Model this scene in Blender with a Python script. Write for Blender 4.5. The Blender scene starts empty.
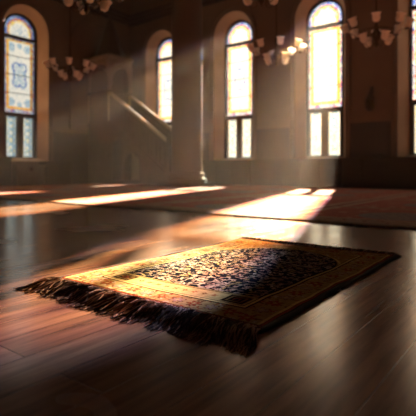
import bpy, bmesh, math, random
import numpy as np
from mathutils import Vector, Matrix
from mathutils.geometry import tessellate_polygon

PI = math.pi
sc = bpy.context.scene
COL = sc.collection
random.seed(7)

# ------------------------------------------------------------------ camera
# room frame: window wall along x (y = 11.2), side wall along y (x = -12.1)
cd = bpy.data.cameras.new('camera')
cam = bpy.data.objects.new('camera', cd); COL.objects.link(cam)
cam.location = (0, 0, 0.42)
cam.rotation_euler = (PI/2, 0, math.atan2(0.608, 0.794))
cd.sensor_width = 36; cd.lens = 36*450/416
cd.shift_y = -37/416
cd.clip_start = 0.05; cd.clip_end = 200
cd.dof.use_dof = True; cd.dof.focus_distance = 1.55; cd.dof.aperture_fstop = 3.4
cd.dof.aperture_blades = 0
sc.camera = cam

# ------------------------------------------------------------------ light
SUN_AZ = Vector((-0.34, 1.0)).normalized()
SUN_TAN = 0.43
sdir = Vector((SUN_AZ.x, SUN_AZ.y, SUN_TAN)).normalized()      # towards the sun
sl = bpy.data.lights.new('sun', 'SUN'); sl.energy = 98; sl.angle = math.radians(1.3)
sl.color = (1.0, 0.78, 0.56)
so = bpy.data.objects.new('sun', sl); COL.objects.link(so)
so.rotation_euler = sdir.to_track_quat('Z', 'Y').to_euler(); so.location = sdir*40

world = bpy.data.worlds.new('sky'); sc.world = world; world.use_nodes = True
wn = world.node_tree; wn.nodes.clear()
def N(t, kind, **kw):
    n = t.nodes.new(kind)
    for k, v in kw.items():
        if k.startswith('i_'): n.inputs[int(k[2:])].default_value = v
        else: setattr(n, k, v)
    return n
tc = N(wn, 'ShaderNodeTexCoord')
dt = N(wn, 'ShaderNodeVectorMath', operation='DOT_PRODUCT'); dt.inputs[1].default_value = sdir
nm = N(wn, 'ShaderNodeVectorMath', operation='NORMALIZE')
wn.links.new(tc.outputs['Generated'], nm.inputs[0]); wn.links.new(nm.outputs[0], dt.inputs[0])
rp = N(wn, 'ShaderNodeValToRGB')                                # sky brightens and warms towards the sun
cr = rp.color_ramp; cr.elements[0].position = 0.0; cr.elements[0].color = (0.07, 0.09, 0.11, 1)
cr.elements[1].position = 1.0; cr.elements[1].color = (1.0, 0.76, 0.50, 1)
for p, c in ((0.60, (0.15, 0.18, 0.21, 1)), (0.75, (0.20, 0.225, 0.23, 1)), (0.86, (0.40, 0.36, 0.29, 1)), (0.93, (0.50, 0.41, 0.31, 1))):
    e = cr.elements.new(p); e.color = c
bg = N(wn, 'ShaderNodeBackground'); bg.inputs[1].default_value = 2.7
wo = N(wn, 'ShaderNodeOutputWorld')
wn.links.new(dt.outputs['Value'], rp.inputs[0]); wn.links.new(rp.outputs[0], bg.inputs[0]); wn.links.new(bg.outputs[0], wo.inputs[0])

sc.view_settings.view_transform = 'Standard'; sc.view_settings.look = 'None'
sc.view_settings.gamma = 1; sc.view_settings.use_curve_mapping = False
sc.view_settings.exposure = 0.0
cy = sc.cycles
cy.use_denoising = True
cy.max_bounces = 7; cy.diffuse_bounces = 4; cy.glossy_bounces = 3; cy.transmission_bounces = 3
cy.transparent_max_bounces = 12; cy.volume_bounces = 1
cy.sample_clamp_indirect = 6; cy.caustics_reflective = False; cy.caustics_refractive = False
cy.volume_step_rate = 2

# ------------------------------------------------------------------ helpers
def tag(o, label=None, cat=None, group=None, kind=None):
    if label: o['label'] = label
    if cat: o['category'] = cat
    if group: o['group'] = group
    if kind: o['kind'] = kind
    return o
def empty(name, loc=(0, 0, 0), rz=0):
    o = bpy.data.objects.new(name, None); o.empty_display_size = .1
    COL.objects.link(o); o.location = loc; o.rotation_euler = (0, 0, rz); return o
def copy_tree(o, parent=None):
    c = o.copy(); COL.objects.link(c)
    if parent: c.parent = parent
    for ch in list(o.children): copy_tree(ch, c)
    return c

class MB:
    def __init__(s): s.bm = bmesh.new(); s.mi = 0
    def face(s, vs):
        try:
            f = s.bm.faces.new(vs); f.material_index = s.mi; return f
        except ValueError: return None
    def box(s, a, b, bev=0):
        x0, y0, z0 = a; x1, y1, z1 = b
        r = bmesh.ops.create_cube(s.bm, size=1)
        vs = r['verts']
        for v in vs:
            v.co = Vector(((x0+x1)/2+v.co.x*(x1-x0), (y0+y1)/2+v.co.y*(y1-y0), (z0+z1)/2+v.co.z*(z1-z0)))
        fs = {f for v in vs for f in v.link_faces}
        for f in fs: f.material_index = s.mi
        if bev:
            es = list({e for v in vs for e in v.link_edges})
            bmesh.ops.bevel(s.bm, geom=es, offset=bev, segments=2, affect='EDGES', profile=.5)
        return s
    def tube(s, pts, rad, n=8, caps=True):
        pts = [Vector(p) for p in pts]; rings = []
        up = Vector((0, 0, 1))
        for i, p in enumerate(pts):
            d = (pts[min(i+1, len(pts)-1)]-pts[max(i-1, 0)]).normalized()
            a = d.cross(up)
            if a.length < 1e-3: a = d.cross(Vector((1, 0, 0)))
            a.normalize(); b = d.cross(a)
            r = rad[i] if isinstance(rad, (list, tuple)) else rad
            rings.append([s.bm.verts.new(p+(a*math.cos(2*PI*k/n)+b*math.sin(2*PI*k/n))*r) for k in range(n)])
        for i in range(len(rings)-1):
            for k in range(n):
                s.face((rings[i][k], rings[i][(k+1) % n], rings[i+1][(k+1) % n], rings[i+1][k]))
        if caps: s.face(rings[0]); s.face(rings[-1])
        return s
    def lathe(s, prof, n=24, mat=None, close=False):
        mat = mat or Matrix(); rings = []
        for r, z in prof:
            rings.append([s.bm.verts.new(mat @ Vector((max(r, 1e-4)*math.cos(2*PI*k/n), max(r, 1e-4)*math.sin(2*PI*k/n), z))) for k in range(n)])
        for i in range(len(rings)-1):
            for k in range(n):
                s.face((rings[i][k], rings[i][(k+1) % n], rings[i+1][(k+1) % n], rings[i+1][k]))
        if close: s.face(rings[0]); s.face(rings[-1])
        return s
    def ring(s, R, r, z, n=32, m=8):
        vs = [[s.bm.verts.new(((R+r*math.cos(2*PI*j/m))*math.cos(2*PI*i/n), (R+r*math.cos(2*PI*j/m))*math.sin(2*PI*i/n), z+r*math.sin(2*PI*j/m))) for j in range(m)] for i in range(n)]
        for i in range(n):
            for j in range(m):
                s.face((vs[i][j], vs[(i+1) % n][j], vs[(i+1) % n][(j+1) % m], vs[i][(j+1) % m]))
        return s
    def plate(s, outer, holes, f, t0, t1):
        """2-D outline with holes, extruded between depths t0 and t1; f(a, b, t) -> point"""
        loops = [outer]+list(holes)
        flat = [p for l in loops for p in l]
        tris = tessellate_polygon([[Vector((p[0], p[1], 0)) for p in l] for l in loops])
        A = [s.bm.verts.new(f(p[0], p[1], t0)) for p in flat]
        for t in tris: s.face([A[i] for i in t])
        if t1 is not None:
            B = [s.bm.verts.new(f(p[0], p[1], t1)) for p in flat]
            for t in tris: s.face([B[i] for i in t][::-1])
            k = 0
            for l in loops:
                n = len(l)
                for i in range(n): s.face((A[k+i], A[k+(i+1) % n], B[k+(i+1) % n], B[k+i]))
                k += n
        return s
    def build(s, name, mat, parent=None, smooth=False, loc=None):
        bmesh.ops.recalc_face_normals(s.bm, faces=s.bm.faces)
        me = bpy.data.meshes.new(name); s.bm.to_mesh(me); s.bm.free()
        for m in (mat if isinstance(mat, (list, tuple)) else [mat]): me.materials.append(m)
        if smooth: me.polygons.foreach_set('use_smooth', [True]*len(me.polygons))
        o = bpy.data.objects.new(name, me); COL.objects.link(o)
        if parent: o.parent = parent
        if loc: o.location = loc
        return o

# ------------------------------------------------------------------ materials
def mat(name, col, rough=.6, metal=0, noise=0, nscale=4, col2=None, bump=0, bscale=20, spec=.5, coat=0, stretch=None):
    m = bpy.data.materials.new(name); m.use_nodes = True; t = m.node_tree
    b = t.nodes['Principled BSDF']
    b.inputs['Roughness'].default_value = rough; b.inputs['Metallic'].default_value = metal
    b.inputs['Specular IOR Level'].default_value = spec; b.inputs['Coat Weight'].default_value = coat
    b.inputs['Base Color'].default_value = (*col, 1)
    tc = N(t, 'ShaderNodeTexCoord'); mp = N(t, 'ShaderNodeMapping')
    if stretch: mp.inputs['Scale'].default_value = stretch
    t.links.new(tc.outputs['Object'], mp.inputs[0])
    if col2 is not None or noise:
        c2 = col2 or tuple(c*(1-noise) for c in col)
        nz = N(t, 'ShaderNodeTexNoise'); nz.inputs['Scale'].default_value = nscale; nz.inputs['Detail'].default_value = 5
        mx = N(t, 'ShaderNodeMix', data_type='RGBA'); mx.inputs[6].default_value = (*col, 1); mx.inputs[7].default_value = (*c2, 1)
        rr = N(t, 'ShaderNodeMapRange'); rr.inputs[1].default_value = .3; rr.inputs[2].default_value = .7
        t.links.new(mp.outputs[0], nz.inputs['Vector']); t.links.new(nz.outputs[0], rr.inputs[0])
        t.links.new(rr.outputs[0], mx.inputs[0]); t.links.new(mx.outputs[2], b.inputs['Base Color'])
    if bump:
        n2 = N(t, 'ShaderNodeTexNoise'); n2.inputs['Scale'].default_value = bscale; n2.inputs['Detail'].default_value = 4
        bp = N(t, 'ShaderNodeBump'); bp.inputs['Strength'].default_value = bump; bp.inputs['Distance'].default_value = .01
        t.links.new(mp.outputs[0], n2.inputs['Vector']); t.links.new(n2.outputs[0], bp.inputs['Height']); t.links.new(bp.outputs[0], b.inputs['Normal'])
    return m
M = {}
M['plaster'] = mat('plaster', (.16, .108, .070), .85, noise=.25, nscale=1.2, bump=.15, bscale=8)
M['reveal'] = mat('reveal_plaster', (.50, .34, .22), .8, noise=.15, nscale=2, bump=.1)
M['stone'] = mat('column_stone', (.09, .063, .045), .85, spec=.15, col2=(.09, .065, .048), nscale=2.2, bump=.12, bscale=14)
M['wainscot'] = mat('wainscot_wood', (.034, .024, .018), .5, col2=(.022, .015, .012), nscale=3, stretch=(8, 8, .6))
M['ceiling'] = mat('ceiling_plaster', (.12, .09, .07), .9, noise=.3, nscale=1)
M['dark_wood'] = mat('dark_wood', (.028, .019, .014), .6, spec=.3, col2=(.015, .010, .008), nscale=3, stretch=(1, 1, 6))
M['minbar'] = mat('carved_walnut', (.05, .032, .021), .6, col2=(.03, .019, .013), nscale=4, bump=.3, bscale=40)
M['minbar_light'] = mat('pale_lit_wood', (.26, .18, .12), .35, noise=.3, nscale=8)  # pale canopy wood; on the handrails a lit edge put into the colour
M['chest'] = mat('chest_wood', (.15, .11, .08), .55, noise=.3, nscale=5, stretch=(1, 6, 1))
M['iron'] = mat('window_iron', (.03, .024, .02), .5, metal=.3)
M['brass'] = mat('aged_brass', (.06, .04, .022), .5, metal=.8)
M['edge'] = mat('rug_edge', (.035, .022, .014), .95)

def wood_floor():
    m = bpy.data.materials.new('wood_floor'); m.use_nodes = True; t = m.node_tree; L = t.links
    b = t.nodes['Principled BSDF']
    tc = N(t, 'ShaderNodeTexCoord'); mp = N(t, 'ShaderNodeMapping'); mp.inputs['Rotation'].default_value = (0, 0, PI/2)
    L.new(tc.outputs['Object'], mp.inputs[0])
    br = N(t, 'ShaderNodeTexBrick'); br.offset = .37
    br.inputs['Color1'].default_value = (.0, .0, .0, 1); br.inputs['Color2'].default_value = (1, 1, 1, 1); br.inputs['Mortar'].default_value = (.5, .5, .5, 1)
    br.inputs['Scale'].default_value = 1; br.inputs['Mortar Size'].default_value = .0016; br.inputs['Mortar Smooth'].default_value = .3
    br.inputs['Brick Width'].default_value = 1.5; br.inputs['Row Height'].default_value = .135
    L.new(mp.outputs[0], br.inputs['Vector'])
    m2 = N(t, 'ShaderNodeMapping'); m2.inputs['Scale'].default_value = (12, .8, 1)
    L.new(tc.outputs['Object'], m2.inputs[0])
    nz = N(t, 'ShaderNodeTexNoise'); nz.inputs['Scale'].default_value = 2.2; nz.inputs['Detail'].default_value = 8; nz.inputs['Roughness'].default_value = .65
    L.new(m2.outputs[0], nz.inputs['Vector'])
    rp = N(t, 'ShaderNodeValToRGB'); c = rp.color_ramp
    c.elements[0].position = .32; c.elements[0].color = (.11, .062, .038, 1)
    c.elements[1].position = .7; c.elements[1].color = (.42, .235, .135, 1)
    L.new(nz.outputs[0], rp.inputs[0])
    mx = N(t, 'ShaderNodeMix', data_type='RGBA', blend_type='MULTIPLY'); mx.inputs[0].default_value = 1
    tone = N(t, 'ShaderNodeMapRange'); tone.inputs[3].default_value = .75; tone.inputs[4].default_value = 1.15
    L.new(br.outputs['Color'], tone.inputs[0])
    L.new(rp.outputs[0], mx.inputs[6]); L.new(tone.outputs[0], mx.inputs[7])
    seam = N(t, 'ShaderNodeMix', data_type='RGBA'); seam.inputs[7].default_value = (.05, .028, .018, 1)
    L.new(br.outputs['Fac'], seam.inputs[0]); L.new(mx.outputs[2], seam.inputs[6]); L.new(seam.outputs[2], b.inputs['Base Color'])
    n3 = N(t, 'ShaderNodeTexNoise'); n3.inputs['Scale'].default_value = 1.6; n3.inputs['Detail'].default_value = 2; n3.inputs['Roughness'].default_value = .6
    L.new(tc.outputs['Object'], n3.inputs['Vector'])
    rr = N(t, 'ShaderNodeMapRange'); rr.inputs[1].default_value = .3; rr.inputs[2].default_value = .7; rr.inputs[3].default_value = .17; rr.inputs[4].default_value = .30
    L.new(n3.outputs[0], rr.inputs[0]); L.new(rr.outputs[0], b.inputs['Roughness'])
    # cupped boards: seams and a soft swell per board
    bp = N(t, 'ShaderNodeBump'); bp.inputs['Strength'].default_value = .3; bp.inputs['Distance'].default_value = .002; bp.invert = True
    L.new(br.outputs['Fac'], bp.inputs['Height'])
    b2 = N(t, 'ShaderNodeBump'); b2.inputs['Strength'].default_value = .10; b2.inputs['Distance'].default_value = .002
    L.new(nz.outputs[0], b2.inputs['Height']); L.new(bp.outputs[0], b2.inputs['Normal']); L.new(b2.outputs[0], b.inputs['Normal'])
    b.inputs['Specular IOR Level'].default_value = .6
    b.inputs['Coat Weight'].default_value = .22; b.inputs['Coat Roughness'].default_value = .14; L.new(bp.outputs[0], b.inputs['Coat Normal'])
    return m
M['floor'] = wood_floor()

def mosque_carpet():
    m = bpy.data.materials.new('woven_carpet'); m.use_nodes = True; t = m.node_tree; L = t.links
    b = t.nodes['Principled BSDF']; b.inputs['Roughness'].default_value = .95; b.inputs['Specular IOR Level'].default_value = .15
    tc = N(t, 'ShaderNodeTexCoord'); sp = N(t, 'ShaderNodeSeparateXYZ'); L.new(tc.outputs['Object'], sp.inputs[0])
    def mth(op, a, bb=None, c=None):
        n = N(t, 'ShaderNodeMath', operation=op)
        for i, v in enumerate((a, bb, c)):
            if v is None: continue
            if isinstance(v, (int, float)): n.inputs[i].default_value = v
            else: L.new(v, n.inputs[i])
        return n.outputs[0]
    def mixc(f, a, c):
        n = N(t, 'ShaderNodeMix', data_type='RGBA')
        L.new(f, n.inputs[0]) if not isinstance(f, float) else None
        for i, v in ((6, a), (7, c)):
            if isinstance(v, tuple): n.inputs[i].default_value = (*v, 1)
            else: L.new(v, n.inputs[i])
        return n.outputs[2]
    X, Y = sp.outputs[0], sp.outputs[1]
    px = mth('ABSOLUTE', mth('SUBTRACT', mth('FRACT', mth('DIVIDE', X, 1.9)), .5))     # 0 at bay centre, .5 at stripe
    py = mth('ABSOLUTE', mth('SUBTRACT', mth('FRACT', mth('DIVIDE', Y, 1.55)), .5))
    vo = N(t, 'ShaderNodeTexVoronoi'); vo.inputs['Scale'].default_value = 5.5; L.new(tc.outputs['Object'], vo.inputs['Vector'])
    v2 = N(t, 'ShaderNodeTexVoronoi'); v2.inputs['Scale'].default_value = 17; L.new(tc.outputs['Object'], v2.inputs['Vector'])
    base = mixc(mth('LESS_THAN', vo.outputs['Distance'], .26), (.44, .13, .095), (.56, .32, .24))
    base = mixc(mth('LESS_THAN', v2.outputs['Distance'], .20), base, (.20, .055, .05))
    rad = mth('SQRT', mth('ADD', mth('POWER', px, 2.0), mth('POWER', mth('MULTIPLY', py, .8), 2.0)))
    base = mixc(mth('LESS_THAN', rad, .20), base, mixc(mth('LESS_THAN', v2.outputs['Distance'], .30), (.30, .22, .20), (.16, .10, .13)))
    base = mixc(mth('GREATER_THAN', px, .44), base, (.55, .40, .28))
    base = mixc(mth('GREATER_THAN', px, .475), base, (.32, .09, .075))
    base = mixc(mth('GREATER_THAN', py, .47), base, (.36, .22, .15))
    # border along the front edge (local y 0)
    base = mixc(mth('LESS_THAN', Y, .34), base, mixc(mth('LESS_THAN', v2.outputs['Distance'], .33), (.36, .22, .16), (.24, .07, .05)))
    base = mixc(mth('LESS_THAN', mth('ABSOLUTE', mth('SUBTRACT', Y, .34)), .02), base, (.46, .33, .23))
    base = mixc(mth('LESS_THAN', Y, .07), base, (.20, .13, .10))
    L.new(base, b.inputs['Base Color'])
    nz = N(t, 'ShaderNodeTexNoise'); nz.inputs['Scale'].default_value = 60; bp = N(t, 'ShaderNodeBump'); bp.inputs['Strength'].default_value = .6; bp.inputs['Distance'].default_value = .01
    L.new(tc.outputs['Object'], nz.inputs['Vector']); L.new(nz.outputs[0], bp.inputs['Height']); L.new(bp.outputs[0], b.inputs['Normal'])
    return m
M['carpet'] = mosque_carpet()

def glass(name, col, clear=.95):
    m = bpy.data.materials.new(name); m.use_nodes = True; t = m.node_tree; t.nodes.clear()
    tr = N(t, 'ShaderNodeBsdfTransparent'); tr.inputs[0].default_value = (*col, 1)
    tl = N(t, 'ShaderNodeBsdfTranslucent'); tl.inputs[0].default_value = (*col, 1)
    gl = N(t, 'ShaderNodeBsdfGlossy'); gl.inputs['Roughness'].default_value = .1
    a = N(t, 'ShaderNodeMixShader'); a.inputs[0].default_value = 1-clear
    c = N(t, 'ShaderNodeMixShader'); c.inputs[0].default_value = .05
    o = N(t, 'ShaderNodeOutputMaterial')
    t.links.new(tr.outputs[0], a.inputs[1]); t.links.new(tl.outputs[0], a.inputs[2])
    t.links.new(a.outputs[0], c.inputs[1]); t.links.new(gl.outputs[0], c.inputs[2]); t.links.new(c.outputs[0], o.inputs[0])
    return m
GLASS = [glass('glass_white', (.84, .81, .74)), glass('glass_pale_blue', (.52, .63, .68)), glass('glass_blue', (.06, .14, .50)),
         glass('glass_amber', (.85, .45, .05)), glass('glass_red', (.60, .07, .03)), glass('glass_yellow', (.85, .66, .16)),
         glass('glass_violet', (.22, .14, .38)), glass('glass_teal', (.12, .42, .48)), M['iron'], glass('glass_grey_blue', (.34, .47, .60))]

def shade_mat():
    m = bpy.data.materials.new('frosted_lamp_glass'); m.use_nodes = True; t = m.node_tree; t.nodes.clear()
    tl = N(t, 'ShaderNodeBsdfTranslucent'); tl.inputs[0].default_value = (.9, .85, .78, 1)
    p = N(t, 'ShaderNodeBsdfPrincipled'); p.inputs['Base Color'].default_value = (.9, .86, .80, 1); p.inputs['Roughness'].default_value = .25
    nz = N(t, 'ShaderNodeTexNoise'); nz.inputs['Scale'].default_value = 30
    a = N(t, 'ShaderNodeMixShader'); a.inputs[0].default_value = .3; o = N(t, 'ShaderNodeOutputMaterial')
    bp = N(t, 'ShaderNodeBump'); bp.inputs['Strength'].default_value = .1; t.links.new(nz.outputs[0], bp.inputs['Height']); t.links.new(bp.outputs[0], p.inputs['Normal'])
    t.links.new(tl.outputs[0], a.inputs[1]); t.links.new(p.outputs[0], a.inputs[2]); t.links.new(a.outputs[0], o.inputs[0])
    return m
M['shade'] = shade_mat()

# ------------------------------------------------------------------ the room
YW, XW = 11.2, -12.1            # faces of the window wall and the side wall
DEP = .38                       # depth of the window recesses
XR, YB, ZC = 4.5, -3.5, 7.6
GW = 1.02                       # width of the stained glass
ZB, ZS, ZT = .82, 4.51, 5.02    # sill, spring line, top of the arch
NARC = 20
def arch_loop(w, zb, zs, rise=None, n=NARC):
    r = w/2; rise = rise or r
    pts = [(-r, zb), (r, zb)]
    for i in range(n+1):
        a = PI*i/n; pts.append((r*math.cos(a), zs+rise*math.sin(a)))
    return pts

fl = MB(); fl.box((XW, YB, -.1), (XR, YW, 0)); tag(fl.build('floor', M['floor']), kind='structure')
ce = MB(); ce.box((XW, YB, ZC), (XR, YW, ZC+.1)); tag(ce.build('ceiling', M['ceiling']), kind='structure')
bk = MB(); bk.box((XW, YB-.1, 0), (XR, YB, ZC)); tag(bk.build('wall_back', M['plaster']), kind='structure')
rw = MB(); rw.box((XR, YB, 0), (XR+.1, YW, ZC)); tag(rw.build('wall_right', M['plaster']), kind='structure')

WX = [-10.62, -7.64, -4.88, -2.2, .5]       # window centres on the window wall
WY = [7.16, 4.2]                      # window centres on the side wall
OUT_W = GW+.40
outer = arch_loop(OUT_W, ZB-.12, ZS, OUT_W/2)
inner = arch_loop(GW, ZB, ZS, GW/2)
def wall_with_windows(name, centers, a0, a1, f):
    m = MB()
    rect = [(a0, 0), (a1, 0), (a1, ZC), (a0, ZC)]
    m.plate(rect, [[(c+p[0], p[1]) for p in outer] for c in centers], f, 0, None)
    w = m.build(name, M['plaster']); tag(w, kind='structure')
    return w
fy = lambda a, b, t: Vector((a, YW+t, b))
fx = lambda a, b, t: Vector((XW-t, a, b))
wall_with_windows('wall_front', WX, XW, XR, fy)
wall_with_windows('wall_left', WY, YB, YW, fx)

def region(px, z):
    """which glass sits at (px, z) of a window, px from the centre line"""
    h = math.hypot
    r = random.random()
    if z > 4.32:                       # lunette
        d = h(px, (z-ZS) if z > ZS else 0)
        if d > .39: return random.choice([2, 2, 2, 9, 6, 1])
        if d > .33: return random.choice([4, 3, 3, 6])
        if d > .27: return 5 if r < .6 else 0
        if h(px, z-4.55) < .11: return random.choice([9, 1, 0])
        return 0 if r < .75 else 9
    if z > 2.1:                        # tall panel
        ax = abs(px); zc = 3.24; dz = abs(z-zc)
        if ax > .42 or dz > 1.02: return random.choice([2, 6, 9, 1, 0, 4])
        if ax > .34 or dz > .95: return 3 if r < .7 else random.choice([5, 4])
        # quatrefoil medallion
        q = min(h(px/1.0, (dz)/1.5), h((ax-.10)/.9, (dz-.22)/1.0)+.05)
        if q < .10: return random.choice([1, 0, 9])
        if q < .15: return random.choice([1, 1, 0])
        if q < .205: return 2 if r < .5 else 9
        if h((ax-.26), dz-.80) < .12 or h(ax, dz-.86) < .08: return 9 if r < .6 else 1
        return 0 if r < .9 else 1
    # lower lights: circles of pale glass
    k = (z-ZB) % .2
    c = h(abs(px)-.26, k-.1)
    if abs(c-.085) < .02: return 9 if r < .55 else 7
    return 0 if r < .55 else random.choice([1, 1, 5])
def glass_pane(kind, seed):
    random.seed(seed); m = MB(); s = .0255
    if kind == 'lunette': x0, x1, z0, z1 = -GW/2, GW/2, 4.34, ZT
    elif kind == 'tall': x0, x1, z0, z1 = -GW/2, GW/2, 2.12, 4.30
    elif kind == 'l': x0, x1, z0, z1 = -.43, -.09, ZB, 2.0
    else: x0, x1, z0, z1 = .09, .43, ZB, 2.0
    nx, nz = round((x1-x0)/s), round((z1-z0)/s); v = {}
    def V(i, j):
        if (i, j) not in v:
            jx = random.uniform(-.3, .3)*s if 0 < i < nx else 0; jz = random.uniform(-.3, .3)*s if 0 < j < nz else 0
            v[i, j] = m.bm.verts.new((x0+(x1-x0)*i/nx+jx, 0, z0+(z1-z0)*j/nz+jz))
        return v[i, j]
    for i in range(nx):
        for j in range(nz):
            cx, cz = x0+(x1-x0)*(i+.5)/nx, z0+(z1-z0)*(j+.5)/nz
            if kind == 'lunette' and cz > ZS and math.hypot(cx, cz-ZS) > GW/2+.02: continue
            m.mi = region(cx, cz); m.face((V(i, j), V(i+1, j), V(i+1, j+1), V(i, j+1)))
    return m
PANES = {}
for k in ('lunette', 'tall', 'l', 'r'):
    o = glass_pane(k, 11).build('glass_pane', GLASS); PANES[k] = o.data; bpy.data.objects.remove(o)
def frame_mb():
    m = MB(); T0, T1 = -.06, .05
    f = lambda a, b, t: Vector((a, t, b))
    big = arch_loop(GW+.04, ZB-.02, ZS, GW/2+.02)
    small = arch_loop(GW-.06, ZB+.02, ZS, GW/2-.03)
    m.plate(big, [small], f, T0, T1)
    m.box((-GW/2, T0-.02, 4.29), (GW/2, T1, 4.365)); m.box((-GW/2, T0-.01, 2.0), (GW/2, T1, 2.12))
    m.box((-.09, T0, ZB), (.09, T1, 2.02)); m.box((-GW/2, T0, ZB), (-.43, T1, 2.02)); m.box((.43, T0, ZB), (GW/2, T1, 2.02))
    for z in (2.7, 3.24, 3.78): m.box((-GW/2, -.012, z-.006), (GW/2, .012, z+.006))    # saddle bars
    return m
FR = frame_mb().build('window_frame', M['iron']); FRM = FR.data; bpy.data.objects.remove(FR)
def lin(a, b, n=8): return a
def reveal_mb():
    m = MB(); n = len(outer)
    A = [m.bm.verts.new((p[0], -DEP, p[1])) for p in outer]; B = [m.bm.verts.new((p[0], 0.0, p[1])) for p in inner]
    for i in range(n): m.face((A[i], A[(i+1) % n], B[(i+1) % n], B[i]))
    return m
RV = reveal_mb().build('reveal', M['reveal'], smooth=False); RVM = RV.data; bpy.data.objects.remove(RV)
def surround_mb():
    m = MB(); f = lambda a, b, t: Vector((a, t, b))
    big = arch_loop(OUT_W+.16, ZB-.20, ZS, OUT_W/2+.08)
    m.plate(big, [outer], f, -DEP-.035, -DEP-.001)
    big2 = arch_loop(OUT_W+.26, ZB-.25, ZS, OUT_W/2+.13); in2 = arch_loop(OUT_W+.17, ZB-.205, ZS, OUT_W/2+.085)
    m.plate(big2, [in2], f, -DEP-.06, -DEP-.001)
    return m
SU = surround_mb().build('arch_moulding', M['plaster']); SUM = SU.data; bpy.data.objects.remove(SU)
def add_window(n, loc, rz):
    root = empty('window_%d' % n, loc, rz); tag(root, kind='structure')
    for nm_, me in (('window_frame', FRM), ('reveal', RVM), ('arch_moulding', SUM)):
        o = bpy.data.objects.new(nm_, me); COL.objects.link(o); o.parent = root
    for k in PANES:
        o = bpy.data.objects.new('glass_pane', PANES[k]); COL.objects.link(o); o.parent = root
for i, x in enumerate(WX): add_window(i+1, (x, YW+DEP, 0), 0)
for i, y in enumerate(WY): add_window(len(WX)+i+1, (XW-DEP, y, 0), PI/2)

# wainscot between the windows, cut at each recess
def segs(centers, a0, a1, w):
    out = []; a = a0
    for c in sorted(centers):
        if c-w/2 > a: out.append((a, c-w/2))
        a = max(a, c+w/2)
    if a < a1: out.append((a, a1))
    return out
HW = 1.56
m = MB()
for a, b in segs(WX, -8.75, XR, OUT_W+.28):
    m.box((a, YW-.05, .0), (b, YW-.001, HW)); m.box((a, YW-.075, HW), (b, YW-.001, HW+.05))
    k = max(1, int((b-a)/.55))
    for i in range(k):
        x0 = a+(b-a)*i/k+.06; x1 = a+(b-a)*(i+1)/k-.06
        if x1-x0 > .1: m.box((x0, YW-.062, .82), (x1, YW-.05, HW-.09), .004)
for c in WX[1:]: m.box((c-OUT_W/2-.14, YW-.05, 0), (c+OUT_W/2+.14, YW-.001, ZB-.26))
tag(m.build('trim_1', M['wainscot']), kind='structure')
m = MB()
for a, b in segs(WY, YB, YW-.001, OUT_W+.28):
    m.box((XW+.001, a, 0), (XW+.05, b, HW)); m.box((XW+.001, a, HW), (XW+.075, b, HW+.05))
    k = max(1, int((b-a)/.55))
    for i in range(k):
        x0 = a+(b-a)*i/k+.06; x1 = a+(b-a)*(i+1)/k-.06
        if x1-x0 > .1: m.box((XW+.05, x0, .2), (XW+.062, x1, HW-.09), .004)
for c in WY: m.box((XW+.001, c-OUT_W/2-.14, 0), (XW+.05, c+OUT_W/2+.14, ZB-.26))
tag(m.build('trim_2', M['wainscot']), kind='structure')
# cornice high on both walls
m = MB()
for d, z in ((.10, 5.62), (.18, 5.72), (.26, 5.82)):
    m.box((XW+.001, YW-d, z), (XR, YW-.001, z+.10)); m.box((XW+.001, YB, z), (XW+d, YW-.27, z+.10))
tag(m.build('trim_3', M['wainscot']), kind='structure')
# blind pointed arch on the side wall above the pulpit
def pointed(w, zb, zs, rise, n=12):
    pts = [(-w/2, zb), (w/2, zb)]
    for i in range(n+1):
        s_ = i/n; pts.append((w/2*math.cos(s_*PI/2)**.8, zs+rise*math.sin(s_*PI/2)))
    for i in range(n-1, -1, -1):
        s_ = i/n; pts.append((-w/2*math.cos(s_*PI/2)**.8, zs+rise*math.sin(s_*PI/2)))
    return pts
m = MB()
c = 9.75
m.plate([(c+p[0], p[1]) for p in pointed(2.3, 1.75, 4.3, 1.15)], [[(c+p[0], p[1]) for p in pointed(2.0, 1.9, 4.3, .98)]], lambda a, b, t: Vector((XW+t, a, b)), .001, .09)
tag(m.build('trim_4', M['plaster']), kind='structure')

# haze in the air of the hall
hz = bpy.data.materials.new('sunlit_haze'); hz.use_nodes = True; t = hz.node_tree; t.nodes.clear()
vs = N(t, 'ShaderNodeVolumeScatter'); vs.inputs['Color'].default_value = (1, .93, .84, 1); vs.inputs['Density'].default_value = .0027; vs.inputs['Anisotropy'].default_value = .45
o_ = N(t, 'ShaderNodeOutputMaterial'); t.links.new(vs.outputs[0], o_.inputs['Volume'])
m = MB(); m.box((XW+.02, YB+.02, .03), (XR-.02, YW-.02, ZC-.02))
hzo = m.build('haze', hz); tag(hzo, 'dusty sunlit haze filling the air of the hall', 'haze', kind='stuff')

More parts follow.
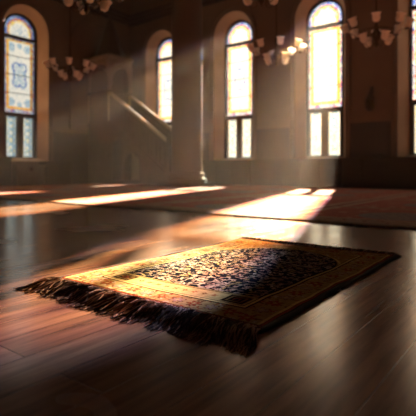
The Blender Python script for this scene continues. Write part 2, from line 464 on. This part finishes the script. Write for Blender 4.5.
# ------------------------------------------------------------------ carpet of the prayer hall
CY = 3.45
root = empty('prayer_hall_carpet', (XW+.6, CY, 0))
tag(root, 'large patterned red carpet covering the floor up to the window wall', 'carpet')
W_, L_ = XR-XW-1.1, 7.65-.001-.45
m = MB(); nxx = 160
random.seed(3)
top = []
for i in range(nxx+1):
    x = W_*i/nxx; y0 = .012*math.sin(x*2.3)+.006*math.sin(x*7.1)
    zz = .016+.001*max(0, math.sin(x*5.3))
    top.append([m.bm.verts.new((x, y0, .0)), m.bm.verts.new((x, y0, zz)), m.bm.verts.new((x, .4, .016)), m.bm.verts.new((x, L_, .016)), m.bm.verts.new((x, L_, 0))])
for i in range(nxx):
    for j in range(4): m.face((top[i][j], top[i+1][j], top[i+1][j+1], top[i][j+1]))
m.face(top[0]); m.face(top[-1])
m.build('pile', M['carpet'], root)
m = MB()
for i in range(1500):
    x = random.uniform(.02, W_-.02); y0 = .012*math.sin(x*2.3)+.006*math.sin(x*7.1)
    if math.sin(x*3.7)+math.sin(x*11.3)*.6 < -.6: continue
    l = random.uniform(.02, .06); dx = random.uniform(-.02, .02)
    m.tube([(x, y0+.003, .011), (x+dx*.5, y0-l*.5, .008+random.uniform(0, .004)), (x+dx, y0-l, .003)], [.005, .004, .0025], 4)
tag(m.build('fringe', mat('carpet_fringe', (.09, .06, .04), .95), root), kind='stuff')

# ------------------------------------------------------------------ stone column
root = empty('stone_column', (-7.63, 9.05, 0))
tag(root, 'thick round stone column rising from the carpet to the ceiling', 'column')
m = MB(); m.lathe([(.41, .40), (.405, 1.0), (.40, 5.9)], 40); m.build('shaft', M['stone'], root, True)
m = MB(); m.box((-.53, -.53, .018), (.53, .53, .13), .01); m.build('plinth', M['stone'], root)
m = MB()
pr = [(.52, .13)]
for i in range(9):
    a = -PI/2+PI*i/8; pr.append((.47+.055*math.cos(a), .185+.055*math.sin(a)))
pr += [(.45, .245), (.43, .28), (.445, .31)]
for i in range(7):
    a = -PI/2+PI*i/6; pr.append((.44+.03*math.cos(a), .345+.03*math.sin(a)))
pr += [(.42, .38), (.41, .41)]
m.lathe(pr, 40); m.build('base', M['stone'], root, True)
m = MB(); m.lathe([(.40, 5.88), (.46, 5.92), (.42, 5.98), (.50, 6.35), (.62, 6.6), (.62, 6.7)], 40); m.box((-.66, -.66, 6.7), (.66, .66, ZC-.001)); m.build('capital', M['stone'], root)

# ------------------------------------------------------------------ minbar (pulpit with stairs)
root = empty('minbar_pulpit', (-8.55, 9.27, 0))
tag(root, 'tall carved wooden pulpit with a staircase left of the column', 'pulpit')
ZF = .018
XP, XE = -2.40, -3.48           # platform start, back end (against side wall)
def side_outline():
    return [(0, ZF), (0, .28), (XP, 1.98), (XE, 1.98), (XE, ZF)]
def arch_hole(x0, x1, zb, zs):
    w = x1-x0; c = (x0+x1)/2; r = w/2
    pts = [(x0, zb), (x1, zb)]
    for i in range(9):
        a = PI/2*i/8; pts.append((c+r*math.cos(a)**.8, zs+1.3*r*math.sin(a)))
    for i in range(7, -1, -1):
        a = PI/2*i/8; pts.append((c-r*math.cos(a)**.8, zs+1.3*r*math.sin(a)))
    return pts
holes = [arch_hole(-2.26, -1.84, .10, 1.14), arch_hole(-1.72, -1.06, .10, .52)]
for y0 in (0, .87):
    if y0: holes = [arch_hole(-3.38, -1.75, .12, .72)]
    m = MB(); m.plate(side_outline(), holes, lambda a, b, t, y0=y0: Vector((a, y0+t, b)), 0, .06)
    for h in holes[:2]:           # raised moulding round each opening
        xs = [p[0] for p in h]; zs = [p[1] for p in h]; c0 = (min(xs)+max(xs))/2; zc = (min(zs)+max(zs))/2
        big = [(c0+(p[0]-c0)*1.16, zc+(p[1]-zc)*(1.06 if p[1] > .2 else .98)) for p in h]
        m.plate(big, [h], lambda a, b, t, y0=y0: Vector((a, y0+t, b)), -.018 if y0 == 0 else .06, 0 if y0 == 0 else .078)
    m.build('side_panel', M['minbar'], root)
    # balustrade: sloping panel with pierced openings, rails
    m = MB(); bal = [(0, .28), (0, 1.22), (XP, 2.82), (XP, 1.98)]
    hs = []
    for i in range(7):
        s0 = (i+.18)/7; s1 = (i+.82)/7
        def pt(s, g): return (XP*s, .28+1.70*s+(.94-.10*s)*g)
        hs.append([pt(s0, .15), pt(s0, .82), pt(s1, .82), pt(s1, .15)])
    m.plate(bal, [], lambda a, b, t, y0=y0: Vector((a, y0+t, b)), .015, .045)
    for h in hs:
        cx = sum(p[0] for p in h)/4; cz = sum(p[1] for p in h)/4
        inn = [(cx+(p[0]-cx)*.8, cz+(p[1]-cz)*.86) for p in h]
        m.plate(h, [inn], lambda a, b, t, y0=y0: Vector((a, y0+t, b)), 0.0, .06)
    m.build('balustrade', M['minbar'], root)
    m = MB(); m.plate([(0.03, 1.20), (0.03, 1.29), (XP-.02, 2.91), (XP-.02, 2.82)], [], lambda a, b, t, y0=y0: Vector((a, y0+t, b)), -.02, .08)
    m.build('handrail', M['minbar_light'], root)
    m = MB(); m.plate([(0.0, .27), (0.0, .34), (XP, 2.04), (XP, 1.97)], [], lambda a, b, t, y0=y0: Vector((a, y0+t, b)), -.02, .08)
    m.build('string_moulding', M['minbar'], root)
    m = MB(); m.box((0, y0-.03, ZF), (.12, y0+.09, 1.42), .008); m.lathe([(.03, 1.42), (.055, 1.46), (.06, 1.5), (.03, 1.56), (.0, 1.6)], 12, Matrix.Translation((.06, y0+.03, 0)))
    m.build('newel_post', M['minbar'], root)
    # platform side: panel and parapet under the canopy
    m = MB(); m.box((XE, y0+.0, 1.98), (XP, y0+.06, 2.9)); m.box((XE, y0-.02, 2.88), (XP, y0+.08, 2.95)); m.build('parapet', M['minbar'], root)
m = MB()
for i in range(9):
    x1 = -i*2.4/9; x0 = x1-2.4/9
    m.box((x0-.02, .06, .06+.2*i), (x1, .87, .06+.2*(i+1)))
m.build('stairs', M['minbar'], root)
m = MB(); m.box((XE, .06, 1.86), (XP, .87, 1.98)); m.build('platform', M['minbar'], root)
for (x, y) in ((XP-.05, .03), (XP-.05, .90), (XE+.05, .03), (XE+.05, .90)):
    m = MB(); m.lathe([(.05, 1.98), (.05, 2.95), (.06, 2.97), (.04, 3.0), (.036, 3.62), (.06, 3.68), (.065, 3.74)], 14, Matrix.Translation((x, y, 0)), True)
    m.build('canopy_post', M['minbar_light'], root, True)
m = MB()
def hood(w, c):    # pierced pointed-arch panel
    o = [(c-w/2, 3.40), (c-w/2, 3.98), (c+w/2, 3.98), (c+w/2, 3.40)]
    arc = [(c+(p[0]), p[1]) for p in pointed(w-.16, 3.401, 3.45, .40, 8)]
    # open at the bottom: outline runs round the arch
    a = arc[2:]
    return [(c+w/2, 3.40), (c+w/2, 3.98), (c-w/2, 3.98), (c-w/2, 3.40)]+[(c-(w-.16)/2, 3.40)]+a[::-1][1:-1]+[(c+(w-.16)/2, 3.40)]
for x in (XP-.09, XE+.03):
    m.plate(hood(.99, .465), [], lambda a, b, t, x=x: Vector((x+t, a, b)), 0, .06)
for y in (0, .87):
    m.plate(hood(1.0, (XP+XE)/2), [], lambda a, b, t, y=y: Vector((a, y+t, b)), 0, .06)
m.box((XE-.02, -.05, 3.98), (XP+.04, .98, 4.08))
m.build('canopy', M['minbar_light'], root)
m = MB(); m.lathe([(.52, 4.08), (.50, 4.2), (.36, 4.5), (.20, 5.0), (.03, 5.45), (.045, 5.5), (.0, 5.6)], 8, Matrix.Translation(((XP+XE)/2, .465, 0)), True)
m.build('spire', M['minbar'], root)

# ------------------------------------------------------------------ furniture along the walls
def low_cabinet(x0, x1, label, d=.42, h=.74):
    r = empty('low_cabinet', ((x0+x1)/2, YW-.06, 0)); tag(r, label, 'cabinet')
    w = x1-x0; yy = -d
    m = MB(); m.box((-w/2, yy, .06), (w/2, 0, h-.04)); m.box((-w/2+.04, yy+.04, 0 if YW-.5 > CY+L_ else .0), (w/2-.04, 0, .06)); m.build('body', M['dark_wood'], r)
    m = MB(); m.box((-w/2-.005, yy-.03, h-.04), (w/2+.005, 0, h), .006); m.build('top', M['dark_wood'], r)
    k = max(2, round(w/.5))
    for i in range(k):
        a = -w/2+w*i/k+.015; b = -w/2+w*(i+1)/k-.015
        m = MB(); m.plate([(a, .09), (b, .09), (b, h-.07), (a, h-.07)], [[(a+.06, .15), (b-.06, .15), (b-.06, h-.13), (a+.06, h-.13)]], lambda p, q, t: Vector((p, t, q)), yy-.02, yy-.001)
        m.box((a+.06, yy-.008, .15), (b-.06, yy-.001, h-.13))
        dr = m.build('door', M['dark_wood'], r)
        m = MB(); m.lathe([(.0, 0), (.014, .004), (.014, .016), (.006, .02), (.006, .03)], 10, Matrix.Translation((b-.03 if i % 2 == 0 else a+.03, yy-.05, h/2)) @ Matrix.Rotation(-PI/2, 4, 'X')); m.build('knob', M['brass'], dr)
    return r
low_cabinet(-9.0, -6.75, 'low dark cabinet below the window just right of the stone column')
low_cabinet(-6.7, -4.15, 'low dark cabinet under the widest bright window, in the drifting haze')
low_cabinet(-4.1, -1.95, 'low dark cabinet under the hanging wall lantern, right of the bright window')
low_cabinet(-1.9, .4, 'low dark cabinet under the window at the right edge')

r = empty('wooden_chest', (XW+.06, 7.0, 0)); tag(r, 'light brown wooden chest under the blue stained-glass window on the left', 'chest')
m = MB(); m.box((0, -.42, .05), (.44, .42, .54), .01)
for y in (-.38, .32):
    for x in (.02, .36): m.box((x, y, 0), (x+.06, y+.06, .05))
m.build('body', M['chest'], r)
m = MB(); m.box((0, -.45, .54), (.47, .45, .60), .012); m.build('lid', M['chest'], r)
m = MB(); m.box((.44, -.05, .42), (.455, .05, .53)); m.build('latch', M['brass'], r)
for y, h, lb in ((6.05, .78, 'dark wooden shoe cabinet left of the light brown chest'), (7.92, .70, 'dark wooden cabinet right of the light brown chest')):
    r = empty('side_cabinet', (XW+.06, y, 0)); tag(r, lb, 'cabinet')
    m = MB(); m.box((0, -.40, .05), (.40, .40, h-.03)); m.box((.03, -.36, 0), (.36, .36, .05)); m.build('body', M['dark_wood'], r)
    m = MB(); m.box((0, -.42, h-.03), (.42, .42, h), .006); m.build('top', M['dark_wood'], r)
    for s in (-1, 1):
        m = MB(); a, b = sorted((s*.01, s*.385)); m.box((.40, a, .09), (.418, b, h-.07), .004); m.build('door', M['dark_wood'], r)

# wall lantern
r = empty('wall_lantern', (-3.51, YW-.001, 1.85)); tag(r, 'small dark pointed lantern hanging on the wall between the two right windows', 'lantern')
m = MB(); T = Matrix.Translation((0, -.17, 0)); m.lathe([(.05, .02), (.10, .06), (.105, .09), (.105, .09)], 6, T, True)
for k in range(6):
    a = PI/3*k; m.box((.1*math.cos(a)-.008, -.17+.1*math.sin(a)-.008, .08), (.1*math.cos(a)+.008, -.17+.1*math.sin(a)+.008, .30))
m.build('lantern_cage', M['iron'], r)
m = MB(); m.lathe([(.085, .09), (.085, .295)], 6, T, True); m.build('lantern_glass', mat('smoked_glass', (.05, .035, .02), .2, noise=.3), r)
m = MB(); m.lathe([(.125, .295), (.12, .32), (.05, .44), (.02, .5), (.028, .53), (.0, .56)], 6, T, True); m.build('lantern_roof', M['iron'], r)
m = MB(); m.tube([(0, -.17, .55), (0, -.15, .62), (0, -.08, .64), (0, -.02, .60), (0, -.0, .56)], .009, 6); m.box((-.035, -.015, .46), (.035, 0, .64), .004); m.build('bracket', M['iron'], r)

# ------------------------------------------------------------------ chandeliers
ZH = 2.28
def tulip(mt):
    m = MB()
    prof = [(.012, 0), (.027, .006), (.044, .028), (.050, .056), (.047, .082), (.055, .106), (.065, .120)]
    m.lathe(prof, 16, mt); m.lathe([(r_-.004, z+.002) for r_, z in prof][::-1], 16, mt)
    return m
def make_chandelier():
    root = empty('chandelier', (0, 0, 0))
    m = MB(); m.tube([(0, 0, .22), (0, 0, ZC-ZH-.05)], .009, 8); m.build('rod', M['brass'], root)
    m = MB(); m.lathe([(.0, ZC-ZH), (.09, ZC-ZH), (.08, ZC-ZH-.04), (.02, ZC-ZH-.08)], 16); m.build('ceiling_rose', M['brass'], root)
    m = MB(); m.lathe([(.0, -.24), (.012, -.22), (.03, -.19), (.015, -.15), (.045, -.1), (.06, -.04), (.03, .02), (.02, .1), (.035, .15), (.02, .2), (.01, .24)], 16); m.build('stem', M['brass'], root, True)
    m = MB(); m.ring(.22, .008, -.02, 36, 6); m.build('ring', M['brass'], root, True)
    for k in range(8):
        a = 2*PI*k/8+.3; R = .37; ca, sa = math.cos(a), math.sin(a)
        P = lambda q, z: (q*ca, q*sa, z)
        m = MB(); m.tube([P(.03, -.03), P(.12, -.09), P(.22, -.09), P(.28, -.03), P(.33, .0), P(R, -.03), P(R+.01, .0)], .0045, 6)
        m.lathe([(.0, -.01), (.03, -.005), (.03, .003), (.0, .006)], 10, Matrix.Translation((R*ca, R*sa, 0)))
        arm = m.build('arm', M['brass'], root)
        ax = Vector((-sa, ca, 0))
        mt = Matrix.Translation((R*ca, R*sa, .0)) @ Matrix.Rotation(math.radians(22), 4, ax)
        tulip(mt).build('lamp_shade', M['shade'], arm, True)
    for k in range(4):
        a = 2*PI*k/4+.9; R = .17; ca, sa = math.cos(a), math.sin(a); P = lambda q, z: (q*ca, q*sa, z)
        m = MB(); m.tube([P(.02, -.15), P(.08, -.22), P(.13, -.22), P(R, -.17)], .0045, 6)
        arm = m.build('arm', M['brass'], root)
        mt = Matrix.Translation((R*ca, R*sa, -.17)) @ Matrix.Rotation(math.radians(18), 4, Vector((-sa, ca, 0)))
        tulip(mt).build('lamp_shade', M['shade'], arm, True)
    return root
ch = make_chandelier()
spots = [((-1.86, 6.10), 0, 'chandelier with tulip glass shades near the right edge, between the two right windows'),
         ((-3.42, 6.22), .35, 'chandelier with glowing glass shades hanging between the two bright middle windows'),
         ((-7.0, 5.0), .6, 'dim chandelier hanging beside the blue stained-glass window on the left'),
         ((-3.85, 2.95), .2, 'shadowy chandelier highest in the top left of the photo'),
         ((-2.28, 3.85), .5, 'dark chandelier mostly cut off by the top edge, above the middle windows')]
for i, ((x, y), rz, lb) in enumerate(spots):
    o = ch if i == 0 else copy_tree(ch)
    o.location = (x, y, ZH); o.rotation_euler = (0, 0, rz)
    tag(o, lb, 'chandelier', 'tulip chandeliers of the hall')

# ------------------------------------------------------------------ prayer rug
RX0, RX1, RY0, RY1 = -1.495, -.600, 1.000, 2.285
RW, RL = RX1-RX0, RY1-RY0
H = .002
nx, ny = int(RW/H), int(RL/H)
rng = np.random.default_rng(5)
U, V = np.meshgrid(np.linspace(0, RW, nx+1), np.linspace(0, RL, ny+1), indexing='ij')
C = np.zeros((nx+1, ny+1, 3)); Hh = np.zeros((nx+1, ny+1))
GOLD = np.array((.52, .39, .17)); CREAM = np.array((.60, .50, .38)); RED = np.array((.33, .075, .03)); BR = np.array((.14, .055, .025))
NAVY = np.array((.010, .012, .018)); ROSE = np.array((.50, .33, .25)); DK = np.array((.022, .014, .010)); OCH = np.array((.40, .25, .09))
def noise(sc_, seed):
    r_ = np.random.default_rng(seed); gx, gy = int(RW/sc_)+3, int(RL/sc_)+3; g = r_.random((gx, gy))
    fx_, fy_ = U/sc_, V/sc_; ix, iy = fx_.astype(int), fy_.astype(int); tx, ty = fx_-ix, fy_-iy
    tx = tx*tx*(3-2*tx); ty = ty*ty*(3-2*ty)
    return (g[ix, iy]*(1-tx)+g[ix+1, iy]*tx)*(1-ty)+(g[ix, iy+1]*(1-tx)+g[ix+1, iy+1]*tx)*ty
D = np.minimum(np.minimum(U, RW-U), np.minimum(V, RL-V))
n1, n2 = noise(.012, 1), noise(.03, 2)
C[:] = DK
def paint(mask, col): C[mask] = col
paint((D > .010) & (D < .018), RED); paint((D >= .020) & (D < .030), GOLD*1.4)
bord = (D >= .030) & (D < .122); paint(bord, np.array((.42, .285, .12)))
paint((D >= .120) & (D < .128), DK); paint((D >= .127) & (D < .138), GOLD*1.4); paint((D >= .137) & (D < .143), DK)
ins = D >= .141
paint(ins, OCH)
FV = .235                                     # front panel depth
panel = ins & (V < FV-.014); paint(panel, GOLD*1.02)
paint(ins & (V >= FV-.016) & (V < FV-.009), DK); paint(ins & (V >= FV-.009) & (V < FV-.003), GOLD); paint(ins & (V >= FV-.003) & (V < FV), DK)
# field with a pointed-arch top
cu = RW/2; hw = RW/2-.141; VS = .86; VT = 1.13
s_ = np.clip((V-VS)/(VT-VS), 0, 1); prof_w = hw*(1-s_**1.7)**.62
fd = prof_w-np.abs(U-cu)
field = ins & (V >= FV) & (fd > 0) & (V < VT)
paint(ins & (V >= FV) & ~field, OCH*.9)
paint(ins & (V >= FV) & (fd > -.016) & (fd <= -.006) & (V < VT+.02), GOLD*1.4)
paint(field, NAVY)
paint(field & (fd < .005), DK)
def stamp(cu_, cv_, rad, fn):
    i0, i1 = max(0, int((cu_-rad)/RW*nx)), min(nx, int((cu_+rad)/RW*nx)+1)
    j0, j1 = max(0, int((cv_-rad)/RL*ny)), min(ny, int((cv_+rad)/RL*ny)+1)
    if i1 <= i0 or j1 <= j0: return
    sl_ = (slice(i0, i1+1), slice(j0, j1+1)); fn(sl_, U[sl_]-cu_, V[sl_]-cv_)
def petals(mask, n, r0, cols, core, dens=1):
    def fn(sl_, du, dv):
        a = np.arctan2(dv, du)+ph; r = np.hypot(du, dv)
        R = r0*rs*(.72+.28*np.cos(n*a)); Cs = C[sl_]; Mk = mask[sl_]
        Cs[(r < R*1.22) & Mk] = outl; Cs[(r < R) & Mk] = col; Cs[(r < R*.38) & Mk] = core; Hh[sl_][(r < R) & Mk] = .0006
    return fn
def leaf(mask, ln, wd, ang, col, outl):
    ca, sa = math.cos(ang), math.sin(ang)
    def fn(sl_, du, dv):
        a = du*ca+dv*sa; b = -du*sa+dv*ca; b = b+.25*a*a/ln
        q = (a/ln)**2+(b/wd)**2; Cs = C[sl_]; Mk = mask[sl_]
        if outl is not None: Cs[(q < 1.9) & Mk] = outl
        Cs[(q < 1) & Mk] = col
    return fn
# border: rosettes in rows with leaves
for _ in range(2600):
    a, b = rng.uniform(0, RW), rng.uniform(0, RL); col = [RED, BR, CREAM*.9, OCH*.7][rng.integers(4)]
    stamp(a, b, .02, leaf(bord, rng.uniform(.006, .012), rng.uniform(.0025, .0045), rng.uniform(0, PI), col, None))
def ros(a, b, r0, col_, out_, core_, mask, n=6):
    global ph, rs, outl, col
    ph, rs, outl, col = rng.uniform(0, 6), rng.uniform(.85, 1.1), out_, col_
    stamp(a, b, r0*1.5, petals(mask, n, r0, None, core_))
for k in range(16):
    b = .06+(RL-.12)*k/15
    for a in (.076, RW-.076): ros(a, b, .024, [RED, ROSE*.8][k % 2], BR, GOLD, bord)
for k in range(1, 11):
    a = .076+(RW-.152)*k/11
    for b in (.076, RL-.076): ros(a, b, .024, [RED, ROSE*.8][k % 2], BR, GOLD, bord)
# front panel: sparse little dark flowers, square blocks at its ends
for k in range(9):
    a = .28+(RW-.56)*k/8; ros(a, .183, .011, BR if k % 2 else RED, OCH, GOLD, panel, 4)
for a0 in (.146, RW-.146-.095):
    for w_, cc in ((0, GOLD), (.005, DK), (.018, OCH*.8), (.023, DK), (.036, RED), (.040, NAVY)):
        mk = (U > a0+w_) & (U < a0+.095-w_) & (V > .144+w_*.8) & (V < FV-.014-w_*.8) & ins; C[mk] = cc
# spandrels
spd = ins & (V >= FV) & (fd < -.016)
for _ in range(500):
    a, b = rng.uniform(0, RW), rng.uniform(.8, RL); stamp(a, b, .02, leaf(spd, rng.uniform(.007, .014), .004, rng.uniform(0, PI), [RED, BR, CREAM][rng.integers(3)], None))
# field: dense vines, leaves and blossoms
fm = field & (fd > .006)
vine = fm & (np.abs(n2-.5) < .05); C[vine] = CREAM*.75
for i in range(int(RW/.032)+1):
    for j in range(int(RL/.032)+1):
        a, b = (i+.5+rng.uniform(-.42, .42))*.032, (j+.5+rng.uniform(-.42, .42))*.032
        cc = [CREAM, ROSE, CREAM*.75, GOLD*.8, ROSE*.7][rng.integers(5)]
        if rng.random() < .30: ros(a, b, rng.uniform(.011, .015), cc, NAVY, RED*.6, fm, rng.integers(4, 7))
        else: stamp(a, b, .034, leaf(fm, rng.uniform(.010, .018), rng.uniform(.0035, .0058), rng.uniform(0, PI), cc, NAVY))
# medallion blossoms
for k in range(5): ros(cu, FV+.09+k*.17, .034, CREAM*.9, NAVY, NAVY*2, fm, 8)
# kilim header at both ends
for q in (V, RL-V):
    C[q < .030] = DK*1.3; C[(q > .005) & (q < .008)] = CREAM*.9; C[(q > .013) & (q < .016)] = ROSE*.8; C[(q > .020) & (q < .023)] = RED
C *= (.82+.36*n1)[..., None]
C *= rng.uniform(.86, 1.12, C.shape[:2])[..., None]
Z = .013+.0022*np.sin(U*9+1)*np.sin(V*6.3)+.0015*np.sin(V*17+U*5)+Hh+rng.uniform(-.0004, .0004, U.shape)
Z *= np.clip(D/.010, .25, 1)**.5
EU = U+.003*np.sin(V*9.0)*(U/RW-.5)*2+.0015*np.sin(V*41)*(U/RW-.5)*2
verts = np.stack([EU, V, Z], -1).reshape(-1, 3)
base_n = len(verts)
idx = np.arange(base_n).reshape(nx+1, ny+1)
faces = np.stack([idx[:-1, :-1], idx[1:, :-1], idx[1:, 1:], idx[:-1, 1:]], -1).reshape(-1, 4)
ringi = np.concatenate([idx[:, 0], idx[-1, 1:], idx[-2::-1, -1], idx[0, -2:0:-1]])
bot = verts[ringi].copy(); bot[:, 2] = 0.0003
bi = base_n+np.arange(len(ringi)); nxt = np.roll(np.arange(len(ringi)), -1)
skirt = np.stack([ringi, bi, bi[nxt], ringi[nxt]], -1)
verts = np.concatenate([verts, bot]); faces = np.concatenate([faces, skirt])
me = bpy.data.meshes.new('pile'); me.vertices.add(len(verts)); me.vertices.foreach_set('co', verts.ravel().astype(np.float32))
me.loops.add(faces.size); me.loops.foreach_set('vertex_index', faces.ravel().astype(np.int32))
me.polygons.add(len(faces)); me.polygons.foreach_set('loop_start', (np.arange(len(faces))*4).astype(np.int32))
me.update(calc_edges=True); me.validate()
me.polygons.foreach_set('use_smooth', [True]*len(me.polygons))
ca = me.color_attributes.new('weave', 'FLOAT_COLOR', 'POINT')
cols = np.ones((len(verts), 4), np.float32); cols[:base_n, :3] = C.reshape(-1, 3); cols[base_n:, :3] = DK
ca.data.foreach_set('color', cols.ravel())
rm = bpy.data.materials.new('knotted_wool'); rm.use_nodes = True; t = rm.node_tree; b = t.nodes['Principled BSDF']
at_ = N(t, 'ShaderNodeAttribute', attribute_name='weave'); t.links.new(at_.outputs['Color'], b.inputs['Base Color'])
b.inputs['Roughness'].default_value = 1; b.inputs['Specular IOR Level'].default_value = .0
tc = N(t, 'ShaderNodeTexCoord'); nz = N(t, 'ShaderNodeTexNoise'); nz.inputs['Scale'].default_value = 350
bp = N(t, 'ShaderNodeBump'); bp.inputs['Strength'].default_value = .6; bp.inputs['Distance'].default_value = .002
t.links.new(tc.outputs['Object'], nz.inputs['Vector']); t.links.new(nz.outputs[0], bp.inputs['Height']); t.links.new(bp.outputs[0], b.inputs['Normal'])
me.materials.append(rm)
rug = empty('prayer_rug', (RX0, RY0, 0.0)); tag(rug, 'small gold and navy floral prayer rug with shaggy dark fringe on the wood floor', 'rug')
po = bpy.data.objects.new('pile', me); COL.objects.link(po); po.parent = rug
# selvedge cords along the long sides
for sx in (0, RW):
    m = MB(); pts = []
    for k in range(90):
        v_ = RL*k/89; e = .003*math.sin(v_*9)+.0015*math.sin(v_*41); pts.append((sx+(e if sx else -e), v_, .0075+.001*math.sin(v_*31)))
    m.tube(pts, .0072, 6); m.build('selvedge', M['edge'], rug, True)
# fringe
FM = [mat('fringe_dark', (.035, .02, .013), 1, spec=.1), mat('fringe_brown', (.11, .065, .04), 1, spec=.1), mat('fringe_pale', (.50, .35, .25), 1, spec=.1)]
def fringe(y0, sgn, count, lmin, lmax, seed, hi):
    rnd = random.Random(seed); m = MB()
    nt = 46
    tuf = [(rnd.uniform(-.2, .2), rnd.uniform(.88, 1.1), rnd.uniform(-1, 1)) for _ in range(nt+1)]
    for i in range(count):
        x = RW*(i+rnd.random())/count; k = min(nt, int(x/RW*nt)); lean, lf, cv = tuf[k]
        cx = RW*(k+.5)/nt
        L_ = rnd.uniform(lmin, lmax)*lf; lift = rnd.uniform(.002, hi); n = 7; pts = []; rad = []
        wob = rnd.uniform(-.022, .022); ph_ = rnd.uniform(0, 6)
        for j in range(n):
            s = j/(n-1)
            px = x+max(0, x/RW-.62)*1.1*L_*s+(cx-x)*.3*math.sin(s*PI)+lean*L_*s*s*.7+wob*math.sin(s*4+ph_)*s+cv*.012*math.sin(s*3)
            pz = .010*(1-s)**2+lift*math.sin(min(1, s*1.15)*PI)**.8*(1-.35*s)+.003
            pts.append((px, y0+sgn*(L_*s*(1-.08*abs(lean))-.004), max(.003, pz))); rad.append(.0021*(1-.65*s)+.0005)
        q = rnd.random(); m.mi = 2 if q < .26 else (1 if q < .5 else 0)
        m.tube(pts, rad, 4, False)
    return m
f1 = fringe(0, -1, 2200, .06, .155, 1, .022).build('fringe', FM, rug); tag(f1, kind='stuff')
f2 = fringe(RL, 1, 700, .04, .075, 2, .016).build('fringe', FM, rug); tag(f2, kind='stuff')
